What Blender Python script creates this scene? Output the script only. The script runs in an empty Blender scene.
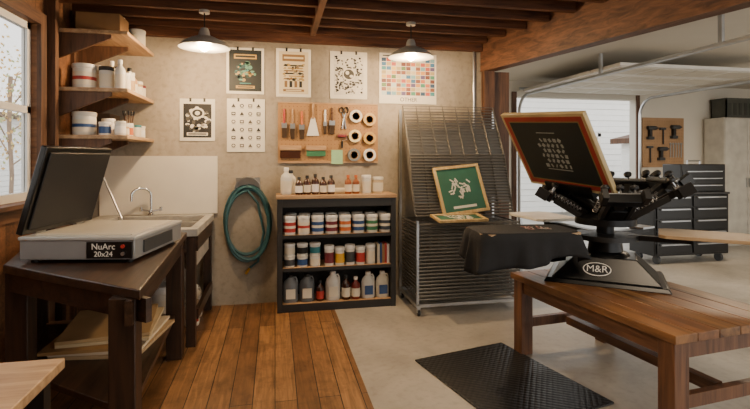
import bpy, math, random
from mathutils import Vector, Matrix, Euler
random.seed(7)
COL = bpy.context.scene.collection
R = math.radians

def lin(h, a=1.0):
    h = h.lstrip('#'); o = []
    for i in (0, 2, 4):
        c = int(h[i:i+2], 16)/255
        o.append(c/12.92 if c <= .04045 else ((c+.055)/1.055)**2.4)
    return (o[0], o[1], o[2], a)

MC = {}
def pm(hexc, rough=.5, metal=0, var=.12, vs=6, bump=0, bs=80, emit=0, name=None):
    key = (hexc, rough, metal, var, vs, bump, bs, emit)
    if key in MC: return MC[key]
    m = bpy.data.materials.new(name or 'paint_'+hexc.strip('#')); m.use_nodes = True
    nt = m.node_tree; b = nt.nodes['Principled BSDF']
    tc = nt.nodes.new('ShaderNodeTexCoord'); no = nt.nodes.new('ShaderNodeTexNoise')
    no.inputs['Scale'].default_value = vs; no.inputs['Detail'].default_value = 5
    nt.links.new(tc.outputs['Object'], no.inputs['Vector'])
    cr = nt.nodes.new('ShaderNodeValToRGB'); c = lin(hexc)
    cr.color_ramp.elements[0].position = .3; cr.color_ramp.elements[1].position = .7
    cr.color_ramp.elements[0].color = tuple(x*(1-var) for x in c[:3])+(1,)
    cr.color_ramp.elements[1].color = tuple(min(1, x*(1+var)) for x in c[:3])+(1,)
    nt.links.new(no.outputs['Fac'], cr.inputs['Fac'])
    nt.links.new(cr.outputs['Color'], b.inputs['Base Color'])
    b.inputs['Roughness'].default_value = rough; b.inputs['Metallic'].default_value = metal
    if bump:
        n2 = nt.nodes.new('ShaderNodeTexNoise'); n2.inputs['Scale'].default_value = bs; n2.inputs['Detail'].default_value = 6
        nt.links.new(tc.outputs['Object'], n2.inputs['Vector'])
        bp = nt.nodes.new('ShaderNodeBump'); bp.inputs['Strength'].default_value = bump; bp.inputs['Distance'].default_value = .01
        nt.links.new(n2.outputs['Fac'], bp.inputs['Height']); nt.links.new(bp.outputs['Normal'], b.inputs['Normal'])
    if emit:
        b.inputs['Emission Color'].default_value = c; b.inputs['Emission Strength'].default_value = emit
    MC[key] = m
    return m

def wood(name, c1, c2, axis='Y', rough=.45, k=14, long=1.2, bump=.25, mid=None):
    m = bpy.data.materials.new(name); m.use_nodes = True
    nt = m.node_tree; b = nt.nodes['Principled BSDF']
    tc = nt.nodes.new('ShaderNodeTexCoord'); mp = nt.nodes.new('ShaderNodeMapping')
    sc = [k, k, k]; sc['XYZ'.index(axis)] = long; mp.inputs['Scale'].default_value = sc
    nt.links.new(tc.outputs['Object'], mp.inputs['Vector'])
    no = nt.nodes.new('ShaderNodeTexNoise'); no.inputs['Scale'].default_value = 1.6; no.inputs['Detail'].default_value = 8
    no.inputs['Distortion'].default_value = .7; no.inputs['Roughness'].default_value = .62
    nt.links.new(mp.outputs['Vector'], no.inputs['Vector'])
    cr = nt.nodes.new('ShaderNodeValToRGB')
    cr.color_ramp.elements[0].position = .33; cr.color_ramp.elements[1].position = .68
    cr.color_ramp.elements[0].color = lin(c1); cr.color_ramp.elements[1].color = lin(c2)
    nt.links.new(no.outputs['Fac'], cr.inputs['Fac']); nt.links.new(cr.outputs['Color'], b.inputs['Base Color'])
    b.inputs['Roughness'].default_value = rough
    bp = nt.nodes.new('ShaderNodeBump'); bp.inputs['Strength'].default_value = bump; bp.inputs['Distance'].default_value = .004
    nt.links.new(no.outputs['Fac'], bp.inputs['Height']); nt.links.new(bp.outputs['Normal'], b.inputs['Normal'])
    return m

def plank(name, c1, c2, gap, width=.14, length=2.3, rough=.4, rotz=90, bump=.4):
    m = bpy.data.materials.new(name); m.use_nodes = True
    nt = m.node_tree; b = nt.nodes['Principled BSDF']; L = nt.links.new
    tc = nt.nodes.new('ShaderNodeTexCoord'); mp = nt.nodes.new('ShaderNodeMapping')
    mp.inputs['Rotation'].default_value = (0, 0, R(rotz))
    L(tc.outputs['Object'], mp.inputs['Vector'])
    br = nt.nodes.new('ShaderNodeTexBrick'); br.inputs['Scale'].default_value = 1
    br.inputs['Brick Width'].default_value = length; br.inputs['Row Height'].default_value = width
    br.inputs['Mortar Size'].default_value = .0035; br.inputs['Mortar Smooth'].default_value = .3
    br.inputs['Color1'].default_value = lin(c1); br.inputs['Color2'].default_value = lin(c2)
    br.inputs['Mortar'].default_value = lin(gap); br.offset = .37
    L(mp.outputs['Vector'], br.inputs['Vector'])
    m2 = nt.nodes.new('ShaderNodeMapping'); m2.inputs['Scale'].default_value = (1.3, 16, 16)
    L(mp.outputs['Vector'], m2.inputs['Vector'])
    no = nt.nodes.new('ShaderNodeTexNoise'); no.inputs['Scale'].default_value = 1.8; no.inputs['Detail'].default_value = 9
    no.inputs['Distortion'].default_value = .9; no.inputs['Roughness'].default_value = .65
    L(m2.outputs['Vector'], no.inputs['Vector'])
    cr = nt.nodes.new('ShaderNodeValToRGB'); cr.color_ramp.elements[0].position = .3; cr.color_ramp.elements[1].position = .72
    cr.color_ramp.elements[0].color = (.34, .32, .30, 1); cr.color_ramp.elements[1].color = (1.3, 1.27, 1.25, 1)
    L(no.outputs['Fac'], cr.inputs['Fac'])
    mx = nt.nodes.new('ShaderNodeMix'); mx.data_type = 'RGBA'; mx.blend_type = 'MULTIPLY'; mx.inputs['Factor'].default_value = .9
    L(br.outputs['Color'], mx.inputs['A']); L(cr.outputs['Color'], mx.inputs['B'])
    n3 = nt.nodes.new('ShaderNodeTexNoise'); n3.inputs['Scale'].default_value = 5; n3.inputs['Detail'].default_value = 10; n3.inputs['Roughness'].default_value = .75
    L(tc.outputs['Object'], n3.inputs['Vector'])
    c3 = nt.nodes.new('ShaderNodeValToRGB'); c3.color_ramp.elements[0].position = .36; c3.color_ramp.elements[1].position = .53
    c3.color_ramp.elements[0].color = (.5, .45, .41, 1); c3.color_ramp.elements[1].color = (1, 1, 1, 1)
    L(n3.outputs['Fac'], c3.inputs['Fac'])
    m3 = nt.nodes.new('ShaderNodeMix'); m3.data_type = 'RGBA'; m3.blend_type = 'MULTIPLY'; m3.inputs['Factor'].default_value = .8
    L(mx.outputs['Result'], m3.inputs['A']); L(c3.outputs['Color'], m3.inputs['B'])
    L(m3.outputs['Result'], b.inputs['Base Color']); b.inputs['Roughness'].default_value = rough
    bp = nt.nodes.new('ShaderNodeBump'); bp.inputs['Strength'].default_value = bump; bp.inputs['Distance'].default_value = .004
    mt = nt.nodes.new('ShaderNodeMath'); mt.operation = 'MULTIPLY'; mt.inputs[1].default_value = -1.0
    L(br.outputs['Fac'], mt.inputs[0]); L(mt.outputs[0], bp.inputs['Height']); L(bp.outputs['Normal'], b.inputs['Normal'])
    return m

def concrete(name, c1, c2, c3, rough=.8, scale=1.2, bump=.35, speck=.35, stretch=(1,1,1)):
    m = bpy.data.materials.new(name); m.use_nodes = True
    nt = m.node_tree; b = nt.nodes['Principled BSDF']; L = nt.links.new
    tc = nt.nodes.new('ShaderNodeTexCoord'); mp = nt.nodes.new('ShaderNodeMapping'); mp.inputs['Scale'].default_value = stretch
    L(tc.outputs['Object'], mp.inputs['Vector'])
    n1 = nt.nodes.new('ShaderNodeTexNoise'); n1.inputs['Scale'].default_value = scale; n1.inputs['Detail'].default_value = 10; n1.inputs['Roughness'].default_value = .6
    n1.inputs['Distortion'].default_value = .5
    L(mp.outputs['Vector'], n1.inputs['Vector'])
    cr = nt.nodes.new('ShaderNodeValToRGB'); e = cr.color_ramp.elements
    e[0].position = .3; e[0].color = lin(c1); e[1].position = .7; e[1].color = lin(c3); x = e.new(.5); x.color = lin(c2)
    L(n1.outputs['Fac'], cr.inputs['Fac'])
    n2 = nt.nodes.new('ShaderNodeTexNoise'); n2.inputs['Scale'].default_value = 20; n2.inputs['Detail'].default_value = 8
    L(tc.outputs['Object'], n2.inputs['Vector'])
    c2r = nt.nodes.new('ShaderNodeValToRGB'); c2r.color_ramp.elements[0].position = .28; c2r.color_ramp.elements[1].position = .5
    c2r.color_ramp.elements[0].color = (.58, .56, .53, 1); c2r.color_ramp.elements[1].color = (1, 1, 1, 1)
    L(n2.outputs['Fac'], c2r.inputs['Fac'])
    mx = nt.nodes.new('ShaderNodeMix'); mx.data_type = 'RGBA'; mx.blend_type = 'MULTIPLY'; mx.inputs['Factor'].default_value = speck
    L(cr.outputs['Color'], mx.inputs['A']); L(c2r.outputs['Color'], mx.inputs['B'])
    L(mx.outputs['Result'], b.inputs['Base Color']); b.inputs['Roughness'].default_value = rough
    bp = nt.nodes.new('ShaderNodeBump'); bp.inputs['Strength'].default_value = bump; bp.inputs['Distance'].default_value = .01
    L(n2.outputs['Fac'], bp.inputs['Height']); L(bp.outputs['Normal'], b.inputs['Normal'])
    return m

class MB:
    def __init__(s): s.v = []; s.f = []; s.mi = []; s.mats = []
    def _m(s, mat):
        if mat not in s.mats: s.mats.append(mat)
        return s.mats.index(mat)
    def add(s, vs, fs, mat, M=None):
        o = len(s.v); i = s._m(mat)
        for p in vs:
            p = Vector(p)
            s.v.append(M @ p if M else p)
        for f in fs: s.f.append([k+o for k in f]); s.mi.append(i)
        return s
    def box(s, lo, hi, mat, M=None):
        x0, y0, z0 = lo; x1, y1, z1 = hi
        vs = [(x0,y0,z0),(x1,y0,z0),(x1,y1,z0),(x0,y1,z0),(x0,y0,z1),(x1,y0,z1),(x1,y1,z1),(x0,y1,z1)]
        return s.add(vs, [(3,2,1,0),(4,5,6,7),(0,1,5,4),(1,2,6,5),(2,3,7,6),(3,0,4,7)], mat, M)
    def cbox(s, c, sz, mat, rot=(0,0,0)):
        M = Matrix.Translation(c) @ Euler([R(a) for a in rot]).to_matrix().to_4x4()
        h = [a/2 for a in sz]
        return s.box([-a for a in h], h, mat, M)
    def prism(s, poly, z0, z1, mat, M=None):
        n = len(poly)
        a = sum(poly[i][0]*poly[(i+1)%n][1]-poly[(i+1)%n][0]*poly[i][1] for i in range(n))
        if a < 0: poly = poly[::-1]
        vs = [(p[0],p[1],z0) for p in poly]+[(p[0],p[1],z1) for p in poly]
        fs = [tuple(range(n-1,-1,-1)), tuple(range(n,2*n))]+[(i,(i+1)%n,(i+1)%n+n,i+n) for i in range(n)]
        return s.add(vs, fs, mat, M)
    def frust(s, b, t, z0, z1, mat, M=None):
        vs = [(-b[0],-b[1],z0),(b[0],-b[1],z0),(b[0],b[1],z0),(-b[0],b[1],z0),(-t[0],-t[1],z1),(t[0],-t[1],z1),(t[0],t[1],z1),(-t[0],t[1],z1)]
        return s.add(vs, [(3,2,1,0),(4,5,6,7),(0,1,5,4),(1,2,6,5),(2,3,7,6),(3,0,4,7)], mat, M)
    def cyl(s, p0, p1, r, mat, n=16, r2=None, M=None):
        p0 = Vector(p0); p1 = Vector(p1); d = (p1-p0)
        q = d.to_track_quat('Z', 'Y').to_matrix(); r2 = r if r2 is None else r2
        vs = []
        for p, rr in ((p0, r), (p1, r2)):
            for i in range(n):
                a = 2*math.pi*i/n; vs.append(p+q @ Vector((rr*math.cos(a), rr*math.sin(a), 0)))
        fs = [tuple(range(n-1,-1,-1)), tuple(range(n,2*n))]+[(i,(i+1)%n,(i+1)%n+n,i+n) for i in range(n)]
        return s.add(vs, fs, mat, M)
    def lathe(s, prof, mat, n=20, c=(0,0,0), M=None, sx=1, sy=1):
        vs = []; fs = []
        for r, z in prof:
            for i in range(n):
                a = 2*math.pi*i/n; vs.append((c[0]+sx*r*math.cos(a), c[1]+sy*r*math.sin(a), c[2]+z))
        for k in range(len(prof)-1):
            for i in range(n):
                j = (i+1)%n; fs.append((k*n+i, k*n+j, (k+1)*n+j, (k+1)*n+i))
        if prof[0][0] > 1e-5: fs.append(tuple(range(n-1,-1,-1)))
        if prof[-1][0] > 1e-5: o = (len(prof)-1)*n; fs.append(tuple(range(o, o+n)))
        return s.add(vs, fs, mat, M)
    def tube(s, pts, r, mat, n=8, closed=False, M=None):
        pts = [Vector(p) for p in pts]; N = len(pts); vs = []; fs = []
        up = Vector((0,0,1)); prev = None
        for i, p in enumerate(pts):
            if closed: t = pts[(i+1)%N]-pts[i-1]
            else: t = pts[min(i+1,N-1)]-pts[max(i-1,0)]
            t.normalize()
            if prev is None:
                a = t.cross(up)
                if a.length < .1: a = t.cross(Vector((1,0,0)))
            else:
                a = prev-t*prev.dot(t)
            a.normalize(); prev = a; b = t.cross(a)
            for k in range(n):
                w = 2*math.pi*k/n; vs.append(p+a*r*math.cos(w)+b*r*math.sin(w))
        for i in range(N if closed else N-1):
            j = (i+1)%N
            for k in range(n): fs.append((i*n+k, i*n+(k+1)%n, j*n+(k+1)%n, j*n+k))
        if not closed: fs += [tuple(range(n-1,-1,-1)), tuple(range((N-1)*n, N*n))]
        return s.add(vs, fs, mat, M)
    def mesh(s, name):
        me = bpy.data.meshes.new(name); me.from_pydata([tuple(v) for v in s.v], [], s.f)
        for m in s.mats: me.materials.append(m)
        for p, i in zip(me.polygons, s.mi): p.material_index = i; p.use_smooth = True
        me.update()
        import bmesh
        bm = bmesh.new(); bm.from_mesh(me); bmesh.ops.recalc_face_normals(bm, faces=bm.faces); bm.to_mesh(me); bm.free()
        me.set_sharp_from_angle(angle=R(38))
        return me
    def build(s, name, parent=None, loc=(0,0,0), rot=(0,0,0), bevel=0, **kw):
        ob = bpy.data.objects.new(name, s.mesh(name)); COL.objects.link(ob)
        ob.location = loc; ob.rotation_euler = [R(a) for a in rot]
        if parent: ob.parent = parent
        if bevel:
            md = ob.modifiers.new('bevel', 'BEVEL'); md.width = bevel; md.segments = 2; md.limit_method = 'ANGLE'
        for k, v in kw.items(): ob[k] = v
        return ob

def thing(name, label, category, loc=(0,0,0), rotz=0, group=None, rot=None):
    e = bpy.data.objects.new(name, None); COL.objects.link(e); e.empty_display_size = .05
    e.location = loc; e.rotation_euler = [R(a) for a in rot] if rot else (0, 0, R(rotz))
    e['label'] = label; e['category'] = category
    if group: e['group'] = group
    return e

def text(s, size, mat, parent, loc, rot, name='lettering', sx=1):
    cu = bpy.data.curves.new('t', 'FONT'); cu.body = s; cu.size = size; cu.extrude = .0008
    cu.align_x = 'CENTER'; cu.align_y = 'CENTER'
    t = bpy.data.objects.new('t', cu); COL.objects.link(t); bpy.context.view_layer.update()
    me = bpy.data.meshes.new_from_object(t.evaluated_get(bpy.context.evaluated_depsgraph_get()))
    bpy.data.objects.remove(t); me.materials.clear(); me.materials.append(mat)
    o = bpy.data.objects.new(name, me); COL.objects.link(o); o.parent = parent; o.location = loc
    o.rotation_euler = [R(a) for a in rot]; o.scale = (sx, 1, 1)
    return o

# ---------------------------------------------------------------- materials
black = pm('#141414', .45); blacksat = pm('#101112', .3, 0, .1); blackmet = pm('#1b1c1e', .35, .6)
white = pm('#e9e6df', .5, 0, .04); offw = pm('#d8d2c4', .6, 0, .06); steel = pm('#b9bcbf', .28, .9); chrome = pm('#dfe2e4', .12, 1, .03)
grey = pm('#8e9193', .5); dgrey = pm('#3a3c3e', .5)
W_floor = plank('floor_boards', '#a57a4c', '#7a5430', '#22130a', .135, 2.2, .45)
W_left = plank('wall_boards', '#8f6340', '#704a2e', '#3a200f', .2, 3, .6, 0)
W_dark = wood('dark_bench_wood', '#1c120c', '#4a3222', 'Y', .4)
W_darkz = wood('dark_leg_wood', '#1a110b', '#402818', 'Z', .5)
W_ceil = wood('joist_wood', '#3c2113', '#7a4c2e', 'X', .65)
W_ceily = wood('beam_wood', '#41281a', '#7c5439', 'Y', .6)
W_board = wood('ceiling_board_wood', '#3a2213', '#6c452a', 'X', .7)
W_post = wood('post_wood', '#3a2518', '#6f4c33', 'Z', .6)
W_shelf = wood('shelf_wood', '#967350', '#c4a27a', 'Y', .5)
W_shelfx = wood('plywood', '#967350', '#c4a27a', 'X', .5)
W_bench = wood('work_table_wood', '#523524', '#8c6040', 'Y', .38, k=10)
W_benchz = wood('work_table_leg_wood', '#4c3121', '#805639', 'Z', .45)
W_frame = wood('screen_frame_wood', '#a88a54', '#cfb47f', 'Y', .5)
W_peg = pm('#a37c4f', .6, 0, .08, 5)
C_wall = concrete('concrete_wall', '#827969', '#9c9282', '#b0a595', .85, 1.6, .3, .5, (1,1,.5))
C_floor = concrete('concrete_floor', '#918b81', '#aba59b', '#bdb7ad', .45, 1.1, .08, .35)
M_plaster = pm('#dad4c7', .8, 0, .03, 2)

# ---------------------------------------------------------------- room
def st(o): o['kind'] = 'structure'; return o
st(MB().box((-1.84,5.1,0),(2.3,5.3,3.05),C_wall).build('wall_back'))
mb = MB()
for lo, hi in [((-1.84,-1.5,0),(-1.74,5.1,1.19)), ((-1.84,-1.5,2.5),(-1.74,5.1,3.05)), ((-1.84,-1.5,1.19),(-1.74,2.2,2.5)), ((-1.84,4.02,1.19),(-1.74,5.1,2.5))]:
    mb.box(lo, hi, W_left)
st(mb.build('wall_left'))
st(MB().box((-1.84,-1.6,0),(1.8,-1.5,3.05),M_plaster).build('wall_rear_light_block'))  # unseen wall, added to block flat daylight from behind the camera
st(MB().box((-1.84,-1.6,-.1),(.58,5.3,0),W_floor).build('floor'))
st(MB().box((.58,-1.6,-.1),(9.1,7.35,0),C_floor).build('floor'))
bx = lambda y: 2.28+(5.1-y)*.234
st(MB().prism([(-1.84,-1.5),(bx(-1.5)+.14,-1.5),(bx(5.3)+.14,5.3),(-1.84,5.3)],3.0,3.05,W_board).build('ceiling'))
st(MB().prism([(bx(-1.5)+.14,-1.5),(9.1,-1.5),(9.1,7.35),(2.3,7.35),(2.3,5.3)],2.76,2.8,M_plaster).build('ceiling'))
tn = 1
y = 4.98
while y > 1.0:
    st(MB().box((-1.74,y-.025,2.78),(bx(y)-.01,y+.025,3.0),W_ceil).build('trim_%d' % tn)); tn += 1; y -= .30
st(MB().box((.355,0,2.75),(.405,4.95,2.98),W_ceily).build('trim_%d' % tn)); tn += 1
st(MB().prism([(bx(5.09),5.09),(bx(5.09)+.14,5.09),(bx(-1.4)+.14,-1.4),(bx(-1.4),-1.4)],2.478,3.0,W_ceily).build('trim_%d' % tn)); tn += 1
st(MB().box((-1.74,5.04,2.70),(2.28,5.1,2.80),W_ceil).build('trim_%d' % tn)); tn += 1
st(MB().box((2.30,5.02,0),(2.42,5.3,2.478),W_post).build('trim_%d' % tn)); tn += 1
st(MB().box((2.44,5.06,0),(2.62,5.3,2.478),W_post).build('trim_%d' % tn)); tn += 1
st(MB().box((2.42,5.3,0),(2.55,7.2,2.76),M_plaster).build('wall_middle'))
mb = MB()
mb.box((2.42,7.2,0),(3.85,7.35,2.76),M_plaster).box((6.1,7.2,0),(9.1,7.35,2.76),M_plaster).box((3.85,7.2,2.5),(6.1,7.35,2.76),M_plaster)
st(mb.build('wall_garage'))
st(MB().box((9.0,2.5,0),(9.1,7.2,2.76),M_plaster).build('wall_right'))
# window
wf = pm('#e4e2dc', .4, 0, .03)
mb = MB(); y0, y1, z0, z1 = 2.2, 4.02, 1.19, 2.5; X = -1.80
def wbar(a, b): mb.box((X-.02,a[0],a[1]),(X+.02,b[0],b[1]),wf)
for a, b in [((y0,z0),(y1,z0+.06)), ((y0,z1-.05),(y1,z1)), ((y0,z0),(y0+.05,z1)), ((y1-.05,z0),(y1,z1)), ((y0,1.83),(y1,1.88)), ((3.08,z0),(3.14,z1))]: wbar(a, b)
st(mb.build('window_1'))
gl = bpy.data.materials.new('window_glass'); gl.use_nodes = True
g = gl.node_tree.nodes['Principled BSDF']; g.inputs['Transmission Weight'].default_value = 1; g.inputs['Roughness'].default_value = 0; g.inputs['IOR'].default_value = 1.02
st(MB().box((X-.003,y0+.05,z0+.06),(X+.003,y1-.05,z1-.05),gl).build('window_1'))
mb = MB()
mb.box((-1.74,y0-.1,z0-.03),(-1.66,y1+.09,z0),W_ceily).box((-1.74,y1,z0),(-1.71,y1+.09,z1+.09),W_post).box((-1.74,y0-.09,z0),(-1.71,y0,z1+.09),W_post).box((-1.74,y0,z1),(-1.71,y1,z1+.09),W_ceily)
mb.box((-1.74,y0-.05,z0-.12),(-1.72,y1+.05,z0-.03),W_ceily)
st(mb.build('trim_%d' % tn)); tn += 1
st(MB().box((-1.74,4.13,0),(-1.66,4.19,2.78),W_post).build('trim_%d' % tn)); tn += 1
st(MB().box((-1.74,4.62,0),(-1.71,4.68,2.78),W_post).build('trim_%d' % tn)); tn += 1
st(MB().cyl((2.2,5.085,1.0),(2.2,5.085,2.7),.014,steel,10).build('trim_%d' % tn)); tn += 1

# garage door rolled up
door = thing('door_1', 'white sectional garage door rolled up under the ceiling', 'garage door', (3.85,7.1,0)); door['kind'] = 'structure'
for i in range(4):
    a = -.1-.55*i
    mb = MB(); mb.box((.03,a-.53,2.56),(2.22,a,2.60),white)
    for k in range(4): mb.box((.1+k*.53,a-.45,2.555),(.56+k*.53,a-.08,2.56),offw)
    mb.build('door_panel', door)
for xx in (.0, 2.25):
    pts = [(xx,0,0.0),(xx,0,2.2)]+[(xx,-.28*(1-math.cos(t)),2.2+.3*math.sin(t)) for t in [i*math.pi/16 for i in range(1,9)]]+[(xx,-4.2,2.5)]
    mb = MB(); mb.tube(pts,.024,steel,6); mb.box((xx-.015,-2.0,2.5),(xx+.015,-1.96,2.76),steel).box((xx-.015,-3.6,2.5),(xx+.015,-3.56,2.76),steel); mb.build('track', door)
mb = MB(); mb.cyl((0,-.02,2.62),(2.25,-.02,2.62),.02,steel)
for k in range(30): mb.cyl((.4+k*.02,-.02,2.62),(.41+k*.02,-.02,2.62),.035,dgrey,10)
mb.build('torsion_spring', door)
st(MB().box((3.77,7.17,0),(3.85,7.2,2.58),W_post).build('trim_%d' % tn)); tn += 1
st(MB().box((6.1,7.17,0),(6.16,7.2,2.58),W_post).build('trim_%d' % tn)); tn += 1

# ---------------------------------------------------------------- exterior
ground = pm('#a7a29a', .9, 0, .1, 1)
st(MB().box((-16,-6,-.2),(16,24,-.12),ground).build('floor', label='paved ground outside'))
sid = pm('#f0efeb', .7, 0, .03)
mb = MB()
for i in range(22): mb.box((3.0,12+.014*(i%2),.0+i*.16),(12.5,12.2,.152+i*.16),sid)
mb.box((3.0,12.03,-.12),(12.5,12.2,3.5),pm('#a8a6a0',.8))
mb.box((2.8,11.7,3.5),(12.7,12.3,3.62),pm('#8a6a50',.8))
mb.box((7.9,11.96,.0),(8.9,12.05,2.1),pm('#b9b6ae',.7)).box((7.8,11.95,.0),(7.9,12.05,2.2),white).box((8.9,11.95,.0),(9.0,12.05,2.2),white).box((7.8,11.95,2.1),(9.0,12.05,2.2),white)
o = mb.build('neighbouring_house', label='white clapboard house wall beyond the garage opening', category='house')
sh_ = thing('garden_shed', 'pale timber shed with brown roof edge beside the driveway', 'shed', (8.0,9.3,-.12))
mb = MB()
for k in range(16): mb.box((0,.0-.01*(k%2),k*.13),(2.2,.6,k*.13+.122),sid)
mb.build('shed_wall', sh_)
MB().add([(-.15,-.15,1.95),(2.3,-.15,2.5),(2.3,.8,2.5),(-.15,.8,1.95),(-.15,-.15,2.07),(2.3,-.15,2.62),(2.3,.8,2.62),(-.15,.8,2.07)],[(3,2,1,0),(4,5,6,7),(0,1,5,4),(1,2,6,5),(2,3,7,6),(3,0,4,7)],W_post).build('shed_roof', sh_)
mb = MB()
for i in range(16): mb.box((-9.2,12.0,i*.18),(-9.0+.014*(i%2),22.0,i*.18+.17),sid)
mb.box((-9.0,15.5,1.0),(-8.97,16.6,2.1),dgrey)
mb.box((-9.4,11.8,2.88),(-8.7,22.2,3.0),pm('#6a5a4c',.8))
mb.build('neighbouring_house', label='white clapboard house seen through the window', category='house')
leafm = [pm('#d9b070',.7), pm('#b7bd86',.7), pm('#e3c688',.7)]
tr = thing('autumn_tree', 'slender autumn tree with golden leaves outside the window', 'tree', (-6.3,13.2,-.12))
mb = MB(); mb.tube([(0,0,0),(.05,0,1.2),(-.03,.04,2.4),(.02,0,3.6)],.05,pm('#9a8470',.8),8)
for k in range(7):
    a = k*2.4; mb.tube([(0,0,1.4+k*.28),(.5*math.cos(a),.5*math.sin(a),1.8+k*.28),(.9*math.cos(a),.9*math.sin(a),2.0+k*.3)],.018,pm('#9a8470',.8),6)
mb.build('trunk', tr)
mb = MB()
for k in range(700):
    v = Vector((random.gauss(0,.6), random.gauss(0,.6), 3.0+random.gauss(0,.75)))
    M = Matrix.Translation(v) @ Euler((random.random()*6,random.random()*6,random.random()*6)).to_matrix().to_4x4()
    mb.add([(-.05,0,0),(0,-.035,0),(.05,0,0),(0,.035,0)],[(0,1,2,3)],random.choice(leafm),M)
mb.build('foliage', tr)['kind'] = 'stuff'

# ---------------------------------------------------------------- shelves on left wall
for z, n in ((2.50,1),(2.035,2),(1.655,3)):
    sh = thing('wall_shelf', 'light plywood wall shelf carried on wooden brackets', 'shelf', (-1.70,4.22,z), group='plywood wall shelves')
    MB().box((0,0,0),(.53,.87,.03),W_shelf).build('shelf_board', sh, bevel=.003)
    for yy in (.0,.45):
        MB().add([(0,yy+.02,0),(.4,yy+.02,0),(.4,yy+.02,-.03),(.02,yy+.02,-.2),(0,yy+.02,-.2),(0,yy+.05,0),(.4,yy+.05,0),(.4,yy+.05,-.03),(.02,yy+.05,-.2),(0,yy+.05,-.2)],
            [(0,1,2,3,4),(9,8,7,6,5),(0,5,6,1),(1,6,7,2),(2,7,8,3),(3,8,9,4),(4,9,5,0)],W_post).build('bracket', sh)

def jar(loc, r, h, body, lab, lid, label, group, name='ink_jar', cat='jar', stripe=None):
    e = thing(name, label, cat, loc, random.uniform(-20,20), group)
    MB().lathe([(r*.93,0),(r,.01),(r,h*.8),(r*.95,h*.84),(r*.9,h*.86)],body).build('body', e)
    mb = MB(); mb.lathe([(r*1.015,h*.14),(r*1.015,h*.66)],lab)
    if stripe: mb.lathe([(r*1.03,h*.34),(r*1.03,h*.48)],stripe)
    mb.build('label', e)
    MB().lathe([(r*1.04,h*.82),(r*1.06,h*.85),(r*1.06,h*.97),(r*1.0,h)],lid).build('lid', e)
    return e
def bottle(loc, r, h, body, lab, cap, label, group, name='bottle', cat='bottle'):
    e = thing(name, label, cat, loc, 0, group)
    MB().lathe([(r*.9,0),(r,.008),(r,h*.6),(r*.85,h*.7),(r*.4,h*.8),(r*.36,h*.88)],body,16).build('body', e)
    if lab: MB().lathe([(r*1.02,h*.12),(r*1.02,h*.5)],lab,16).build('label', e)
    MB().lathe([(r*.45,h*.86),(r*.45,h*.98),(r*.4,h)],cap,12).build('cap', e)
    return e
def jug(loc, w, h, body, lab, cap, label, group, rotz=0):
    e = thing('chemical_jug', label, 'jug', loc, rotz, group)
    mb = MB(); mb.lathe([(w*.46,0),(w*.5,.015),(w*.5,h*.6),(w*.42,h*.74),(w*.2,h*.86),(w*.17,h*.92)],body,18,sy=.8); mb.build('body', e)
    MB().tube([(w*.12,0,h*.86),(w*.34,0,h*.88),(w*.42,0,h*.78),(w*.44,0,h*.6)],w*.06,body,8).build('handle', e)
    MB().box((-w*.3,-w*.42,h*.15),(w*.3,-w*.38,h*.5),lab).build('label', e)
    MB().lathe([(w*.2,h*.9),(w*.2,h*.99),(w*.18,h)],cap,12).build('cap', e)
    return e
plas = pm('#d2cfc6', .4, 0, .05); amber = pm('#3d1e0e', .25); cream = pm('#d9d0bb', .6, 0, .05)
red = pm('#a8302a', .5); blue = pm('#2a4a7c', .5); green = pm('#35704d', .5); yellow = pm('#c99c2e', .5); orange = pm('#c4652c', .5)
mar = pm('#6b2530', .5); teal = pm('#2f757c', .5); purple = pm('#473463', .5); tan = pm('#b0905f',.5)

z = 2.066
G = 'containers on the wall shelves'
jar((-1.53,4.34,z),.085,.20,plas,cream,plas,'white plastic bucket with lid and paper label',G,'lidded_bucket','bucket',red)
jar((-1.37,4.36,z),.055,.19,plas,cream,black,'white jar with black lid',G,'storage_jar','jar')
bottle((-1.26,4.34,z),.042,.25,plas,cream,white,'tall white bottle with cream label',G)
jar((-1.26,4.47,z),.045,.16,plas,cream,white,'short white jar beside the bottles',G,'storage_jar','jar')
bottle((-1.38,4.52,z),.045,.27,cream,white,white,'white squeeze bottle with label',G)
bottle((-1.26,4.60,z),.045,.23,offw,tan,black,'cream bottle with black cap',G)
bottle((-1.38,4.68,z),.045,.25,tan,cream,black,'tan bottle with black cap',G)
bottle((-1.27,4.74,z),.040,.21,pm('#b58a5a',.5),cream,white,'tan bottle with pale label',G)
jar((-1.55,4.60,z),.07,.24,plas,white,plas,'tall white tub on plywood shelf',G,'storage_tub','tub')
jar((-1.27,4.87,z),.05,.15,tan,cream,offw,'tan jar with pale label',G,'storage_jar','jar')
jar((-1.27,5.00,z),.045,.13,plas,cream,mar,'white jar with maroon lid',G,'storage_jar','jar')
jar((-1.45,4.88,z),.07,.22,cream,white,plas,'tall cream tub on plywood shelf',G,'storage_tub','tub')
z = 1.686
jar((-1.53,4.34,z),.085,.19,plas,cream,plas,'white tub with blue stripe label',G,'storage_tub','tub',blue)
jar((-1.37,4.32,z),.045,.11,plas,blue,white,'small jar with blue label',G,'storage_jar','jar')
jar((-1.26,4.34,z),.042,.12,plas,white,offw,'small white jar with pale lid',G,'storage_jar','jar')
jar((-1.40,4.50,z),.05,.15,plas,white,white,'small plain white lidded jar',G,'storage_jar','jar')
jar((-1.27,4.48,z),.04,.10,tan,cream,offw,'small tan jar with cream label',G,'storage_jar','jar')
jar((-1.27,4.60,z),.04,.12,plas,orange,white,'small jar with orange label',G,'storage_jar','jar')
cup = thing('brush_cup', 'paper cup holding several paint brushes', 'brush cup', (-1.30,4.72,z))
MB().lathe([(.035,0),(.045,.11),(.041,.11),(.032,.01)],cream).build('cup', cup)
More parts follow.
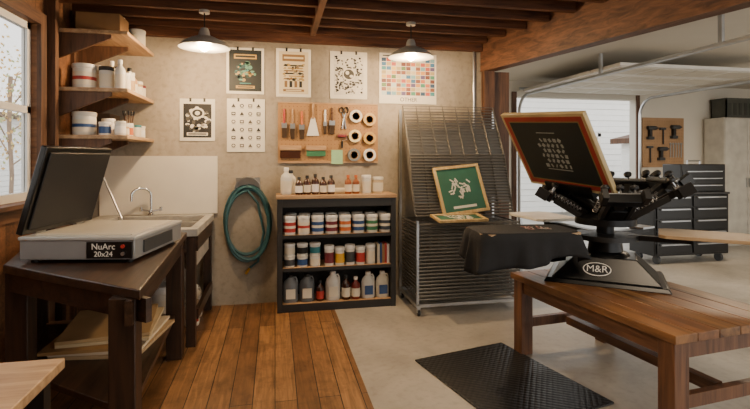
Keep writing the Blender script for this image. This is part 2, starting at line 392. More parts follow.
for k in range(5):
    a = k*1.25; b = MB(); b.cyl((.01*math.cos(a),.01*math.sin(a),.02),(.04*math.cos(a),.04*math.sin(a),.2),.005,W_post,8); b.cyl((.04*math.cos(a),.04*math.sin(a),.2),(.047*math.cos(a),.047*math.sin(a),.24),.009,black,8); b.build('brush', cup)
jar((-1.27,4.84,z),.045,.12,plas,cream,teal,'small jar with teal lid',G,'storage_jar','jar')
jar((-1.27,4.98,z),.045,.12,cream,white,offw,'small cream jar with pale lid',G,'storage_jar','jar')
z = 2.531
bxx = MB(); bxx.box((0,0,0),(.34,.26,.20),pm('#8d6a44',.8)).box((-.003,.11,.198),(.343,.15,.202),cream)
bxx.build('cardboard_box', loc=(-1.64,4.46,z), label='brown cardboard box with tape on the top shelf', category='box')
jar((-1.28,4.92,z),.07,.18,plas,cream,plas,'white lidded bucket on the top shelf',G,'lidded_bucket','bucket')
MB().box((0,0,0),(.16,.12,.14),pm('#6d5a44',.8)).build('cardboard_box', loc=(-1.55,4.84,z), label='small brown cardboard box on the top shelf', category='box', bevel=.004)
MB().box((0,0,0),(.22,.3,.22),pm('#5b4a3a',.8)).build('cardboard_box', loc=(-1.69,4.76,1.686), label='dark brown cardboard box at the back of the shelf', category='box', bevel=.004)

# ---------------------------------------------------------------- sink area
spl = MB(); spl.box((-1.66,5.08,.941),(-.57,5.095,1.52),pm('#e0d9ca',.45,0,.03)); spl.build('splashback_panel', label='plain white splashback panel behind the sink', category='splashback')
sk = thing('utility_sink', 'grey utility sink set in a dark timber stand', 'sink', (-1.66,4.0,0))
con = concrete('sink_stone', '#8d8a84', '#a8a49c', '#bab6ad', .6, 3)
mb = MB(); w, d_ = 1.06, 1.07
mb.box((0,0,.88),(w,.12,.94),con).box((0,.96,.88),(w,d_,.94),con).box((0,.12,.88),(.2,.96,.94),con).box((w-.07,.12,.88),(w,.96,.94),con)
mb.box((.17,.1,.62),(.2,.98,.88),con).box((w-.07,.1,.62),(w-.04,.98,.88),con).box((.17,.1,.62),(w-.04,.13,.88),con).box((.17,.95,.62),(w-.04,.98,.88),con).box((.17,.1,.6),(w-.04,.98,.63),con)
mb.build('basin', sk, bevel=.006)
MB().cyl((.6,.5,.6),(.6,.5,.632),.03,chrome).build('drain', sk)
for xx in (0.02,w-.09):
    for yy in (.02,d_-.1): MB().box((xx,yy,0),(xx+.07,yy+.07,.88),W_darkz).build('leg', sk)
mb = MB(); mb.box((w-.035,.09,.76),(w-.005,.97,.88),W_dark).box((.0,.025,.76),(w,.05,.88),W_dark).box((w-.035,.09,.2),(w-.005,.97,.28),W_dark); mb.build('apron', sk)
fc = thing('faucet', 'chrome gooseneck faucet mounted on the sink rim', 'faucet', (-1.18,5.01,.94))
MB().lathe([(.035,0),(.035,.01),(.018,.03),(.015,.06)],chrome).build('base', fc)
pts = [(0,0,.05),(0,0,.2)]+[(-.0-.0,-.09*(1-math.cos(t)),.2+.07*math.sin(t)) for t in [i*math.pi/10 for i in range(1,11)]]+[(0,-.18,.15)]
MB().tube(pts,.012,chrome,10,M=Matrix.Rotation(R(-55),4,'Z')).build('spout', fc)
for s_ in (-1,1): MB().cyl((0,0,.04),(.09*s_,0,.06),.008,chrome,10).cyl((.09*s_,0,.045),(.09*s_,0,.085),.014,chrome,10).build('handle', fc)
G = 'containers under the sink'
jug((-.74,4.80,0),.13,.3,plas,cream,white,'white plastic jug standing under the sink',G,40)
jug((-.73,4.55,0),.13,.28,cream,red,red,'cream jug with red label under the sink',G,30)
jar((-1.0,4.7,0),.12,.34,plas,offw,white,'large white bucket under the sink',G,'lidded_bucket','bucket')

# ---------------------------------------------------------------- left table
tb = thing('workbench', 'dark stained wooden workbench with thick square legs', 'workbench', (-.57,2.23,0))
N, F, Lq, B = (0,0), (-.095,1.69), (-.85,.68), (-1.12,1.69)
mb = MB(); mb.prism([N,F,B,Lq],.885,.93,W_dark); mb.build('tabletop', tb, bevel=.006)
mb = MB()
def rail(m, p, q, z0, z1, th, mat, ins=.03):
    p = Vector((p[0],p[1])); q = Vector((q[0],q[1])); t = (q-p).normalized(); nrm = Vector((-t.y,t.x))
    a = p+nrm*ins; b = q+nrm*ins
    m.prism([tuple(a),tuple(b),tuple(b+nrm*th),tuple(a+nrm*th)],z0,z1,mat)
rail(mb,N,F,.78,.885,.03,W_dark); rail(mb,Lq,N,.78,.885,.03,W_dark); rail(mb,F,B,.78,.885,.03,W_dark)
mb.build('apron', tb)
for cx, cy in ((-.085,.10),(-.165,1.61),(-.80,.76),(-1.05,1.61)):
    MB().cbox((cx,cy,.4425),(.11,.11,.885),W_darkz).build('leg', tb, bevel=.004)
mb = MB(); mb.prism([(-.08,.16),(-.16,1.6),(-1.02,1.6),(-.78,.72)],.30,.335,W_dark); mb.build('lower_shelf', tb, bevel=.003)
pan = [('#b89d78',.0),('#d6c8ae',.019),('#a98352',.038),('#cbb892',.057),('#b7986c',.076)]
for k,(c,zz) in enumerate(pan):
    off = random.uniform(-.04,.04)
    MB().box((0,0,0),(.5,.62,.018),pm(c,.7,0,.08)).build('print_board', loc=(-1.28+off,3.08+off*.7,.336+zz), rot=(0,0,-8+k*4), label='flat sheet of pale board stacked on the bench shelf', category='board', group='boards stacked under the bench')
# exposure unit
ex = thing('exposure_unit', 'silver exposure unit with black hinged lid standing open', 'exposure unit', (-1.345,2.915,.93), -10)
silver = pm('#96989a', .4, .35, .05); glassw = pm('#ddd5c4', .25, 0, .03)
mb = MB(); mb.box((0,0,.02),(.61,.68,.13),silver).box((-.006,-.006,.125),(.616,.686,.145),pm('#b5b5b2',.4,.2,.04)); mb.build('body', ex, bevel=.005)
MB().box((.05,.05,.145),(.575,.64,.152),glassw).build('glass_bed', ex)
for xx in (.05,.56):
    for yy in (.05,.63): MB().cyl((xx,yy,0),(xx,yy,.022),.02,black,12).build('foot', ex)
MB().box((.36,-.012,.03),(.60,0,.118),blacksat).build('control_panel', ex)
text('NuArc', .046, white, ex, (.45,-.0135,.092), (90,0,0)); text('20x24', .040, white, ex, (.45,-.0135,.052), (90,0,0))
for k in range(2): MB().cyl((.555,-.012,.055+.04*k),(.555,-.022,.055+.04*k),.010,(red if k else steel),12).build('knob', ex)
mb = MB(); mb.box((.612,.1,.04),(.62,.5,.11),dgrey); mb.build('side_vent', ex)
lidM = Matrix.Translation((.01,0,.15)) @ Euler((0,R(-74),0)).to_matrix().to_4x4()
mb = MB(); mb.box((0,0,-.0),(.5,.68,.035),blacksat,lidM)
mb.box((.03,.03,-.012),(.47,.65,.0),pm('#1d1e20',.6),lidM)
mb.build('lid', ex, bevel=.006)
MB().tube([lidM @ Vector((.3,.66,-.005)),(.22,.665,.15)],.006,steel,8).build('support_strut', ex)
for yy in (.12,.5): MB().cyl((.0,yy,.15),(.0,yy+.08,.15),.012,steel,10).build('hinge', ex)
# near bench
nb = thing('side_bench', 'low bench with pale wooden top and black steel legs', 'bench', (-1.72,.9,0))
MB().box((0,0,.765),(1.0,.97,.80),W_shelfx).build('bench_top', nb, bevel=.004)
for xx in (.03,.92):
    for yy in (.03,.88): MB().box((xx,yy,0),(xx+.05,yy+.05,.765),black).build('leg', nb)
MB().box((.03,.88,.3),(.97,.92,.34),black).build('cross_bar', nb)

# ---------------------------------------------------------------- hose
teal_h = pm('#2d565b', .4)
hs = thing('garden_hose', 'coiled teal rubber hose hanging on a wall hanger', 'hose', (-.272,5.1,.84))
pts = []
for i in range(7*28):
    t = 2*math.pi*i/28; lp = i/28
    rx = .215+.016*math.sin(lp*1.9); rz = .36+.025*math.sin(lp*2.3+1)
    pts.append((rx*math.sin(t)+.010*math.sin(lp*4), -.03-.016*(lp%3.5), .02*math.sin(lp*1.7)+rz*math.cos(t)-.0))
pts += [(.0,-.07,.33),(.1,-.06,.2),(.16,-.06,-.1),(.1,-.05,-.4),(.02,-.05,-.46)]
MB().tube(pts,.0125,teal_h,8).build('coil', hs)
MB().cyl((.02,-.05,-.46),(-.02,-.05,-.52),.014,pm('#b8913c',.3,.8),10).build('nozzle', hs)
hk = thing('hose_hanger', 'curved galvanised steel hose hanger on the concrete wall', 'hose hanger', (-.272,5.098,1.18))
mb = MB()
ar = [(.13*math.cos(t),.13*math.sin(t)) for t in [i*math.pi/12 for i in range(13)]]
for k in range(12):
    (x0,z0_),(x1,z1_) = ar[k], ar[k+1]
    mb.add([(x0,0,z0_),(x1,0,z1_),(x1,-.1,z1_),(x0,-.1,z0_),(x0*.93,0,z0_*.93),(x1*.93,0,z1_*.93),(x1*.93,-.1,z1_*.93),(x0*.93,-.1,z0_*.93)],[(0,1,2,3),(7,6,5,4),(3,2,6,7),(0,4,5,1),(0,3,7,4),(1,5,6,2)],steel)
mb.build('saddle', hk)
MB().box((-.12,0,0),(.12,.008,.12),steel).build('back_plate', hk, loc=(0,-.008,0))

# ---------------------------------------------------------------- posters
def poster(name, X0, X1, Z0, Z1, label, base, shapes, cat='poster', hang=True):
    w, h = X1-X0, Z1-Z0; mb = MB(); mb.box((0,-.004,0),(w,0,h),base)
    for s in shapes:
        k = s[0]; m = s[-1]
        if k == 'r':
            u0,v0,u1,v1,ly = s[1:6]; y = -.004-.0006*ly
            mb.add([(u0*w,y,v0*h),(u1*w,y,v0*h),(u1*w,y,v1*h),(u0*w,y,v1*h)],[(0,1,2,3)],m)
        elif k == 'd':
            u,v,ru,rv,ly = s[1:6]; y = -.004-.0006*ly
            mb.add([((u+ru*math.cos(a))*w,y,(v+rv*math.sin(a))*h) for a in [2*math.pi*i/20 for i in range(20)]],[tuple(range(20))],m)
        elif k == 'p':
            pl, ly = s[1], s[2]; y = -.004-.0006*ly
            mb.add([(p[0]*w,y,p[1]*h) for p in pl],[tuple(range(len(pl)))],m)
    ob = mb.build(name, loc=(X0,5.094,Z0), label=label, category=cat)
    if hang:
        for t in (.3,.7):
            MB().box((w*t-.010,-.008,h-.03),(w*t+.010,-.004,h+.008),black).build('clip', ob)
    return ob
ink = pm('#1c1c1c',.7); paper = pm('#ddd7c8',.7,0,.04); gold = pm('#a98b4c',.6); cyan = pm('#3a7f80',.6)
inkg = pm('#4a4741',.7)
rnd = random.Random(11)
sh = [('r',.1,.08,.9,.88,1,ink)]
for k in range(60):
    a = rnd.random()*6.28; r_ = rnd.random()**.5; u = .5+.33*r_*math.cos(a); v = .5+.32*r_*math.sin(a)
    sh.append(('d',u,v,.03+.05*rnd.random(),.02+.03*rnd.random(),2+(k%3),paper if k%2 else inkg))
sh += [('d',.5,.66,.2,.13,6,paper),('d',.5,.66,.15,.09,7,ink),('d',.5,.66,.07,.05,8,paper),('r',.2,.13,.8,.2,6,paper),('r',.24,.15,.76,.18,7,ink)]
poster('art_print', -.931,-.596,1.671,2.095,'black and white illustrated print taped to the concrete wall',paper,sh)
sh = []
for r_ in range(6):
    for c_ in range(4):
        u = .17+c_*.22; v = .12+r_*.15
        m = ink if (r_*c_+r_)%3 else pm('#555048',.7)
        kind = (r_*4+c_)%3
        if kind == 0: sh.append(('d',u,v,.055,.035,1,m)); sh.append(('d',u,v,.03,.018,2,paper))
        elif kind == 1: sh.append(('r',u-.055,v-.03,u+.055,v+.03,1,m)); sh.append(('r',u-.03,v-.01,u+.03,v+.012,2,paper))
        else: sh.append(('p',[(u-.06,v-.03),(u+.06,v-.03),(u,v+.04)],1,m))
        sh.append(('r',u-.05,v-.048,u+.05,v-.04,1,inkg))
poster('art_print', -.479,-.102,1.562,2.106,'white sheet with a grid of small black drawings',paper,sh)
dk = pm('#121b1b',.6)
sh = [('r',.07,.06,.93,.95,1,dk),('r',.2,.76,.8,.86,2,gold),('r',.24,.79,.76,.83,3,dk)]
for k in range(50):
    a = rnd.random()*6.28; r_ = rnd.random()**.5; u = .5+.27*r_*math.cos(a); v = .48+.2*r_*math.sin(a)
    sh.append(('d',u,v,.02+.05*rnd.random(),.015+.03*rnd.random(),2+(k%4),[cyan,pm('#1d4446',.6),gold,pm('#5f8f7c',.6)][k%4]))
sh += [('r',.25,.12,.75,.18,2,gold),('r',.3,.14,.7,.16,3,dk),('r',.35,.22,.65,.24,2,cyan)]
poster('art_print', -.485,-.11,2.157,2.63,'black poster with teal and gold artwork and white border',paper,sh)
br_ = pm('#7d5f3e',.7); beige = pm('#cfc09c',.7,0,.05)
sh = [('r',.08,.06,.92,.94,1,beige),('r',.18,.74,.82,.88,2,br_),('r',.22,.79,.78,.83,3,beige)]
for k in range(6): sh.append(('p',[(.2,.36+k*.055),(.8,.36+k*.055),(.76,.39+k*.055),(.24,.39+k*.055)],2,[br_,gold,ink][k%3]))
for k in range(40):
    u = .5+.28*rnd.uniform(-1,1); v = .52+.17*rnd.uniform(-1,1)
    sh.append(('d',u,v,.015+.04*rnd.random(),.01+.02*rnd.random(),3+k%3,[br_,beige,gold,ink][k%4]))
for k in range(4): sh.append(('r',.24+k*.14,.2,.32+k*.14,.33,2,ink if k%2 else br_))
sh += [('r',.2,.11,.8,.16,2,br_),('r',.28,.125,.72,.145,3,beige)]
poster('art_print', .01,.372,2.139,2.642,'beige and brown printed poster on the concrete wall',paper,sh)
sh = [('r',.1,.08,.9,.92,1,pm('#cfcabe',.7))]
for k in range(200):
    u = .5+.36*rnd.uniform(-1,1); v = .5+.39*rnd.uniform(-1,1)
    sh.append(('d',u,v,.012+.028*rnd.random(),.01+.015*rnd.random(),2+k%5,ink if k%2 else (paper if k%4 else inkg)))
sh += [('d',.5,.52,.17,.13,8,paper),('d',.5,.52,.14,.105,9,inkg),('d',.46,.55,.05,.04,10,paper),('d',.57,.48,.05,.03,10,paper)]
poster('art_print', .573,.974,2.133,2.637,'monochrome line art poster with white border',paper,sh)
cols = ['#b8c7c4','#cf954d','#4d8a6d','#3f7096','#d3b25d','#84543f','#77a4ae','#c2704c','#334f6b','#b09e6c','#5d7d4b','#b85a4a','#5f5177','#cbbd92','#42878a','#704236']
sh = [('r',.06,.94,.5,.96,1,ink)]
for r_ in range(9):
    for c_ in range(11):
        sh.append(('r',.04+c_*.085,.17+r_*.083,.118+c_*.085,.242+r_*.083,1,pm(cols[(c_*3+r_*5+(r_*c_)%4)%16],.6)))
cc = poster('colour_chart', 1.107,1.757,2.094,2.644,'colour swatch chart with rows of ink samples',paper,sh,'colour chart')
text('OTHER', .06, ink, cc, (.33,-.0052,.045), (90,0,0))

# ---------------------------------------------------------------- pegboard
pg = MB(); pg.box((0,-.012,0),(1.06,0,.637),W_peg)
hole = pm('#4a3018',.8)
for i in range(26):
    for j in range(15):
        x, z = .04+i*.0395, .04+j*.0395
        pg.add([(x+.004*math.cos(a),-.0125,z+.004*math.sin(a)) for a in [k*math.pi/3 for k in range(6)]],[tuple(range(6))],hole)
pg.box((0,-.018,0),(1.06,-.0,.014),W_shelfx).box((0,-.018,.623),(1.06,0,.637),W_shelfx)
pg.build('pegboard', loc=(.03,5.095,1.447), label='tan perforated pegboard holding printing tools', category='pegboard')
PY = 5.081
def P(x, y): return (.03+(x-278)*.0106, PY, 2.084-(y-103)*.0106)
def brush(x, y, hc, bw, ln, label):
    e = thing('paint_brush', label, 'brush', P(x,y), group='brushes on the pegboard')
    MB().tube([(0,-.012,-.0),(0,-.012,-ln*.25),(0,-.012,-ln*.5)],.011,hc,8).lathe([(.004,-.02),(.016,0),(.004,.02)],hc,8,c=(0,-.012,-ln*.2)).build('handle', e)
    MB().box((-bw/2,-.02,-ln*.66),(bw/2,-.004,-ln*.48),steel).build('ferrule', e)
    MB().frust((bw*.42,.005),(bw/2,.008),-ln,-ln*.66,pm('#3a2a1c',.9),Matrix.Translation((0,-.012,0))).build('bristles', e)
brush(284,110,red,.055,.3,'flat brush with red handle'); brush(292,110,W_shelf,.05,.31,'flat brush with plain wooden handle')
brush(301,112,orange,.055,.29,'flat brush with orange handle'); brush(331,108,W_post,.06,.28,'wide brush with brown wooden handle')
brush(324,110,white,.035,.26,'slim brush with white handle')
def squeegee(x, y, w, h, label, bl=None):
    e = thing('squeegee', label, 'squeegee', P(x,y), group='squeegees on the pegboard')
    MB().box((-w/2,-.03,-.05*1),(w/2,-.0,0),W_shelfx).build('wooden_grip', e, bevel=.004)
    MB().box((-w/2+.005,-.019,-h),(w/2-.005,-.011,-.045),bl or amber).build('blade', e)
squeegee(290,146,.22,.13,'wide squeegee with wooden grip and brown blade'); squeegee(315,146,.21,.11,'wide squeegee with wooden grip and green blade', green)
e = thing('ink_scraper', 'large steel scraper with a long wooden handle', 'scraper', P(312,104))
MB().box((-.012,-.024,-.16),(.012,-.004,0),W_shelf).build('handle', e, bevel=.004); MB().prism([(-.02,0),(.02,0),(.065,.19),(-.065,.19)],0,.004,white,Matrix.Translation((0,-.012,-.15)) @ Euler((R(-90),0,0)).to_matrix().to_4x4()).build('blade', e)
for (x,y,c) in ((355,116,'#dcd6c8'),(354,136,'#e9d9a0'),(369,138,'#c6a050'),(353,155,'#7b7f80'),(369,155,'#e5e2da'),(369,119,'#c9a86a')):
    e = thing('tape_roll', 'roll of tape hanging on a pegboard hook', 'tape roll', P(x,y), group='tape rolls on the pegboard')
    M = Euler((R(90),0,0)).to_matrix().to_4x4(); ro, ri, t = (.068,.042,.035)
    MB().lathe([(ri,0),(ro,0),(ro,t),(ri,t),(ri,0)],pm(c,.5),24,M=M).build('tape', e)
    MB().lathe([(ri-.004,0),(ri,0),(ri,t+.001),(ri-.004,t+.001),(ri-.004,0)],W_peg,20,M=M).build('core', e)
    MB().tube([(0,.0,ri-.008),(0,-t-.01,ri-.008),(0,-t-.012,ri+.005)],.003,steel,6).build('hook', e)
e = thing('scissors', 'steel scissors with black handles hanging on the pegboard', 'scissors', P(343,110))
MB().tube([(-.025+.022*math.cos(a),-.01,.0+.03*math.sin(a)) for a in [i*math.pi/7 for i in range(14)]],.006,black,6,True).tube([(.025+.022*math.cos(a),-.01,.0+.03*math.sin(a)) for a in [i*math.pi/7 for i in range(14)]],.006,black,6,True).build('handle', e)
MB().tube([(-.02,-.01,-.03),(.004,-.01,-.09),(.02,-.01,-.2)],.008,steel,6).tube([(.02,-.014,-.03),(-.004,-.014,-.09),(-.02,-.014,-.2)],.008,steel,6).build('blade', e)
MB().box((-.06,-.006,-.15),(.06,0,0),pm('#9cc79b',.7)).build('note_card', loc=P(336,150), label='pale green note card pinned to the pegboard', category='card')
e = thing('hand_roller', 'small ink roller with a black handle', 'roller', P(341,136))
MB().cyl((-.045,-.02,0),(.045,-.02,0),.018,mar,14).build('roller_drum', e)
MB().tube([(.05,-.02,0),(.05,-.02,-.04),(0,-.02,-.05),(0,-.02,-.06)],.003,steel,6).build('yoke', e); MB().cyl((0,-.02,-.05),(0,-.02,-.13),.01,black,10).build('handle', e)

# ---------------------------------------------------------------- storage shelf unit
un = thing('shelving_unit', 'black open shelving unit with a plywood top', 'shelving unit', (.02,4.72,0))
shb = pm('#23211f', .5, 0, .15)
for x0 in (0,1.13): MB().box((x0,0,0),(x0+.05,.36,1.10),shb).build('side_panel', un, bevel=.003)
MB().box((-.01,-.01,1.10),(1.19,.36,1.135),W_shelfx).build('top_board', un, bevel=.004)
for zz in (.75,.43,.08): MB().box((.05,.005,zz-.03),(1.13,.36,zz),W_shelfx).box((.05,.0,zz-.034),(1.13,.005,zz-.001),shb).build('shelf', un)
MB().box((.05,.0,1.02),(1.13,.02,1.10),shb).build('top_rail', un)
MB().box((.05,.345,0),(1.13,.36,1.1),pm('#2c2926',.7)).build('back_panel', un)
MB().box((.05,.01,0),(1.13,.03,.05),shb).build('kick_board', un)
G1 = 'ink jars on the upper shelf'
labs = [(red,'red'),(cream,'cream'),(blue,'blue'),(mar,'maroon'),(orange,'orange'),(blue,'blue'),(green,'green'),(pm('#333b46',.5),'dark grey')]
for k,(m,nm) in enumerate(labs):
    jar((.02+.12+k*.137,4.785,.75),.060,.185,plas,m,white,'white ink jar with %s label' % nm,G1,stripe=(cream if m is not cream else red))
for k in range(8):
    jar((.16+k*.135,4.935,.75),.055,.19,plas,random.choice([cream,blue,red]),white,'white ink jar standing in the rear row',G1)
G2 = 'small ink jars stacked on the middle shelf'
for k in range(3):
    for lv in range(2):
        m = [dgrey,cream,blue,ink,cream,teal][k*2+lv]
        jar((.14+k*.125,4.80,.43+lv*.115),.052,.115,plas,m,white if lv else offw,'small white tub stacked two high',G2,'ink_tub','tub')
c3 = [(mar,'maroon'),(yellow,'yellow'),(dgrey,'grey'),(red,'red'),(cream,'cream')]
for k,(m,nm) in enumerate(c3):
    jar((.53+k*.105,4.79,.43),.048,.2-.02*(k%2),plas,m,white,'slim white ink jar with %s label' % nm,G2)
for k in range(5):
    MB().box((0,0,0),(.024,.16,.19+.01*(k%2)),[cream,blue,W_peg,red,white][k]).build('catalogue', loc=(1.02+k*.0255,4.78,.43), label='thin printed catalogue standing upright on the shelf', category='booklet', group='catalogues on the middle shelf')
G3 = 'bottles and jugs on the bottom shelf'
jug((.15,4.82,.08),.15,.27,pm('#6d7072',.4),cream,black,'grey plastic jug with pale label',G3); jug((.31,4.82,.08),.15,.27,pm('#5d6164',.4),cream,black,'grey plastic jug with pale label',G3)
bottle((.44,4.80,.08),.04,.20,amber,red,black,'amber bottle with red label',G3)
jug((.57,4.82,.08),.15,.28,plas,cream,white,'white jug with cream label',G3)
bottle((.70,4.80,.08),.045,.24,amber,cream,black,'tall amber bottle with pale label',G3); bottle((.80,4.80,.08),.045,.22,pm('#7a2a20',.4),cream,white,'red brown bottle with pale label',G3)
jug((.93,4.82,.08),.14,.26,plas,blue,white,'white jug with blue label',G3); jug((1.08,4.82,.08),.14,.26,cream,blue,white,'cream jug with blue label',G3)
G4 = 'bottles on top of the shelving unit'
zt = 1.136
bottle((.11,4.86,zt),.055,.27,plas,cream,white,'tall white bottle with pump cap',G4)
for k,x in enumerate((.235,.315,.395,.475,.555)):
    bottle((x,4.84,zt),.038,.175+.015*(k%3),amber,cream if k%2 else white,black,'small amber glass bottle with pale label',G4)
for k,x in enumerate((.73,.81)): bottle((x,4.85,zt),.036,.19,pm('#8a4a1e',.3),cream,orange,'orange brown bottle with pale label',G4)
jar((.92,4.86,zt),.048,.19,plas,cream,white,'short white tub beside the bottles',G4,'ink_tub','tub'); jar((1.04,4.85,zt),.055,.17,pm('#c7b08a',.5),cream,offw,'cream tub with pale lid',G4,'ink_tub','tub')
bottle((.16,4.99,zt),.05,.24,offw,cream,black,'pale plastic squeeze bottle',G4)
MB().box((0,0,0),(.2,.1,.05),cream).build('folded_cloth', loc=(.6,4.95,zt), label='folded cream cleaning cloth', category='cloth', bevel=.015)

# ---------------------------------------------------------------- drying rack
rk = thing('drying_rack', 'galvanised wire drying rack with spring shelves on casters', 'drying rack', (1.34,4.38,0))
wire = pm('#6f6d68', .35, .6, .1); RW, RD = 1.04, .60
mb = MB()
for k in range(9): yy = RD*k/8; mb.cyl((0,yy,0),(RW,yy,0),.0042,wire,5)
for k in range(8): xx = RW*k/7; mb.cyl((xx,0,0),(xx,RD,0),.0036,wire,5)
mb.cyl((0,0,0),(RW,0,0),.010,wire,6); mb.cyl((0,0,0),(0,RD,0),.007,wire,6); mb.cyl((RW,0,0),(RW,RD,0),.007,wire,6)
shm = mb.mesh('wire_shelf')
def wsh(loc, rx):
    o = bpy.data.objects.new('wire_shelf', shm); COL.objects.link(o); o.parent = rk; o.location = loc; o.rotation_euler = (R(rx),0,0)
for k in range(22): wsh((0,0,.15+k*.034), 0)
for k in range(21): wsh((0,.12+.010*k,.93+k*.030), 62)
for x in (-.015,RW+.015):
    MB().box((x-.012,-.012,.10),(x+.012,.012,.90),steel).build('upright_post', rk); MB().box((x-.012,RD+.02,.10),(x+.012,RD+.044,2.02),steel).build('upright_post', rk)
mb = MB()
for x in (-.015,RW+.015): mb.box((x-.015,-.012,.08),(x+.015,RD+.044,.11),steel)
mb.box((0,-.012,.08),(RW,.015,.11),steel).box((0,RD+.02,.08),(RW,RD+.044,.11),steel); mb.build('base_frame', rk)
for x in (-.005,RW+.005):
    for yy in (.0,RD): MB().cyl((x-.012,yy,.03),(x+.012,yy,.03),.03,black,14).box((x-.016,yy-.01,.03),(x+.016,yy+.01,.085),steel).build('caster', rk)
def frame(name, label, cat, loc, rot, w, h, inner, fw=.03, th=.025, fm=W_frame, art=None):
    e = thing(name, label, cat, loc, rot=rot)
    mb = MB(); mb.box((0,0,0),(w,fw,th),fm).box((0,h-fw,0),(w,h,th),fm).box((0,fw,0),(fw,h-fw,th),fm).box((w-fw,fw,0),(w,h-fw,th),fm); mb.build('frame', e, bevel=.002)
    mb = MB(); mb.box((fw,fw,.004),(w-fw,h-fw,.014),inner)
    if art: art(mb, w, h)
    mb.build('mesh_panel', e)
    return e
gr = pm('#2a5c48',.6)
def art1(mb, w, h):
    for k in range(30):
        a = random.random()*6.3; r = random.random()**.5*.13
        x, y = w/2+r*math.cos(a), h*.55+r*math.sin(a)*.8
        mb.cbox((x,y,.0155),(.05,.014,.002),offw,(0,0,random.random()*180))
    mb.box((w*.25,h*.12,.0145),(w*.75,h*.17,.0155),offw)
frame('screen_print_frame','wood framed green printing screen leaning on the drying rack','printing screen',(1.60,4.43,.925),(70,-5,8),.52,.50,gr,art=art1)
frame('screen_print_frame','wood framed green printing screen lying on the drying rack','printing screen',(1.48,4.19,.90),(8,0,4),.50,.24,gr,art=art1)

# ---------------------------------------------------------------- pendants
enam = pm('#b5b6b2', .35, .35, .05); inner = pm('#ece4d2', .5)
for (lx, ly, zr) in ((-.60,4.38,2.455),(1.26,4.38,2.45)):
    pl = thing('pendant_lamp', 'metal dome pendant lamp with glowing warm bulb', 'pendant lamp', (lx,ly,zr), group='pendant lamps')
    MB().lathe([(.215,0),(.21,.012),(.17,.05),(.10,.085),(.05,.105),(.04,.15),(.03,.17)],enam,32).lathe([(.21,.001),(.165,.045),(.098,.078),(.04,.098)],inner,32).build('lamp_shade', pl)
    MB().lathe([(.012,.075),(.02,.06),(.045,.025),(.042,-.005),(.02,-.025),(0.001,-.03)],pm('#ffd890',.4,0,0,6,0,80,26),20).build('bulb', pl)
    MB().cyl((0,0,.16),(0,0,2.78-zr),.006,black,8).build('cord', pl); MB().lathe([(.045,2.755-zr),(.045,2.78-zr)],enam,16).build('canopy', pl)
    ld = bpy.data.lights.new('bulb_light','POINT'); ld.energy = 85; ld.color = (1,.68,.38); ld.shadow_soft_size = .05
    lo = bpy.data.objects.new('bulb_light',ld); COL.objects.link(lo); lo.location = (0,0,-.06); lo.parent = pl

# ---------------------------------------------------------------- right table
wt = thing('work_table', 'sturdy varnished wooden work table with square legs', 'table', (1.795,3.45,0), -83.5)
LW, WW = 1.42, .92
for k in range(6):
    MB().box((0,k*WW/6+.002,.565),(LW,(k+1)*WW/6-.002,.61),wood('table_plank_%d'%k,['#523624','#593a25','#4c311f'][k%3],['#94683f','#885c3a','#9a7045'][k%3],'X',.36,k=9+k)).build('plank', wt, bevel=.003)
W_bx = wood('table_rail','#4c3121','#805639','X',.45)
mb = MB(); mb.box((.05,.04,.47),(LW-.05,.07,.565),W_bx).box((.05,WW-.07,.47),(LW-.05,WW-.04,.565),W_bx).box((.04,.07,.47),(.07,WW-.07,.565),W_benchz).box((LW-.07,.07,.47),(LW-.04,WW-.07,.565),W_benchz); mb.build('apron', wt)
for xx in (.02,LW-.12):
    for yy in (.02,WW-.12): MB().box((xx,yy,0),(xx+.1,yy+.1,.565),W_benchz).build('leg', wt, bevel=.004)
MB().box((.05,.12,.2),(.09,WW-.12,.27),W_benchz).build('stretcher', wt)
MB().box((.12,WW/2-.03,.2),(LW-.12,WW/2+.03,.26),W_bx).build('stretcher', wt)
MB().box((LW-.09,.12,.2),(LW-.05,WW-.12,.27),W_benchz).build('stretcher', wt)

# ---------------------------------------------------------------- press
PX, PY2 = 2.40, 3.14
pr = thing('screen_printing_press', 'black rotary screen printing press bolted on the table', 'printing press', (PX,PY2,.61))
B38 = Euler((0,0,R(-38))).to_matrix().to_4x4()
mb = MB(); mb.frust((.40,.30),(.38,.28),0,.03,blacksat,B38).frust((.35,.26),(.2,.16),.03,.18,blacksat,B38); mb.build('base', pr, bevel=.006)
MB().lathe([(.17,.175),(.15,.20),(.12,.21),(.11,.3)],blackmet,28).build('column', pr)
MB().lathe([(.10,.29),(.22,.295),(.22,.33),(.11,.335)],black,32).build('lower_hub', pr)
MB().lathe([(.06,.33),(.06,.40),(.21,.405),(.21,.45),(.14,.47),(.06,.48),(.06,.56),(.03,.57),(.03,.62),(.01,.63)],blackmet,32).build('upper_hub', pr)
f = math.atan2(.10,.15)
mb = MB(); mb.lathe([(.0,0),(1,0),(1,.004),(0,.004)],white,32,sx=.092,sy=.05); mb.lathe([(.0,.004),(1,.004),(1,.005),(0,.005)],ink,32,sx=.085,sy=.044); lb = mb.build('logo_badge', pr)
tilt = 90-math.degrees(f)
n = B38 @ Vector((-.05,-.2145,.103)); lb.location = n; lb.rotation_euler = Euler((R(tilt),0,R(-38)),'XYZ')
text('M&R', .070, white, lb, (0,0,.006), (0,0,0))
def arm_local(parent, ang): return Matrix.Rotation(R(ang),4,'Z')
wboard = pm('#ab8e69', .5, 0, .08)
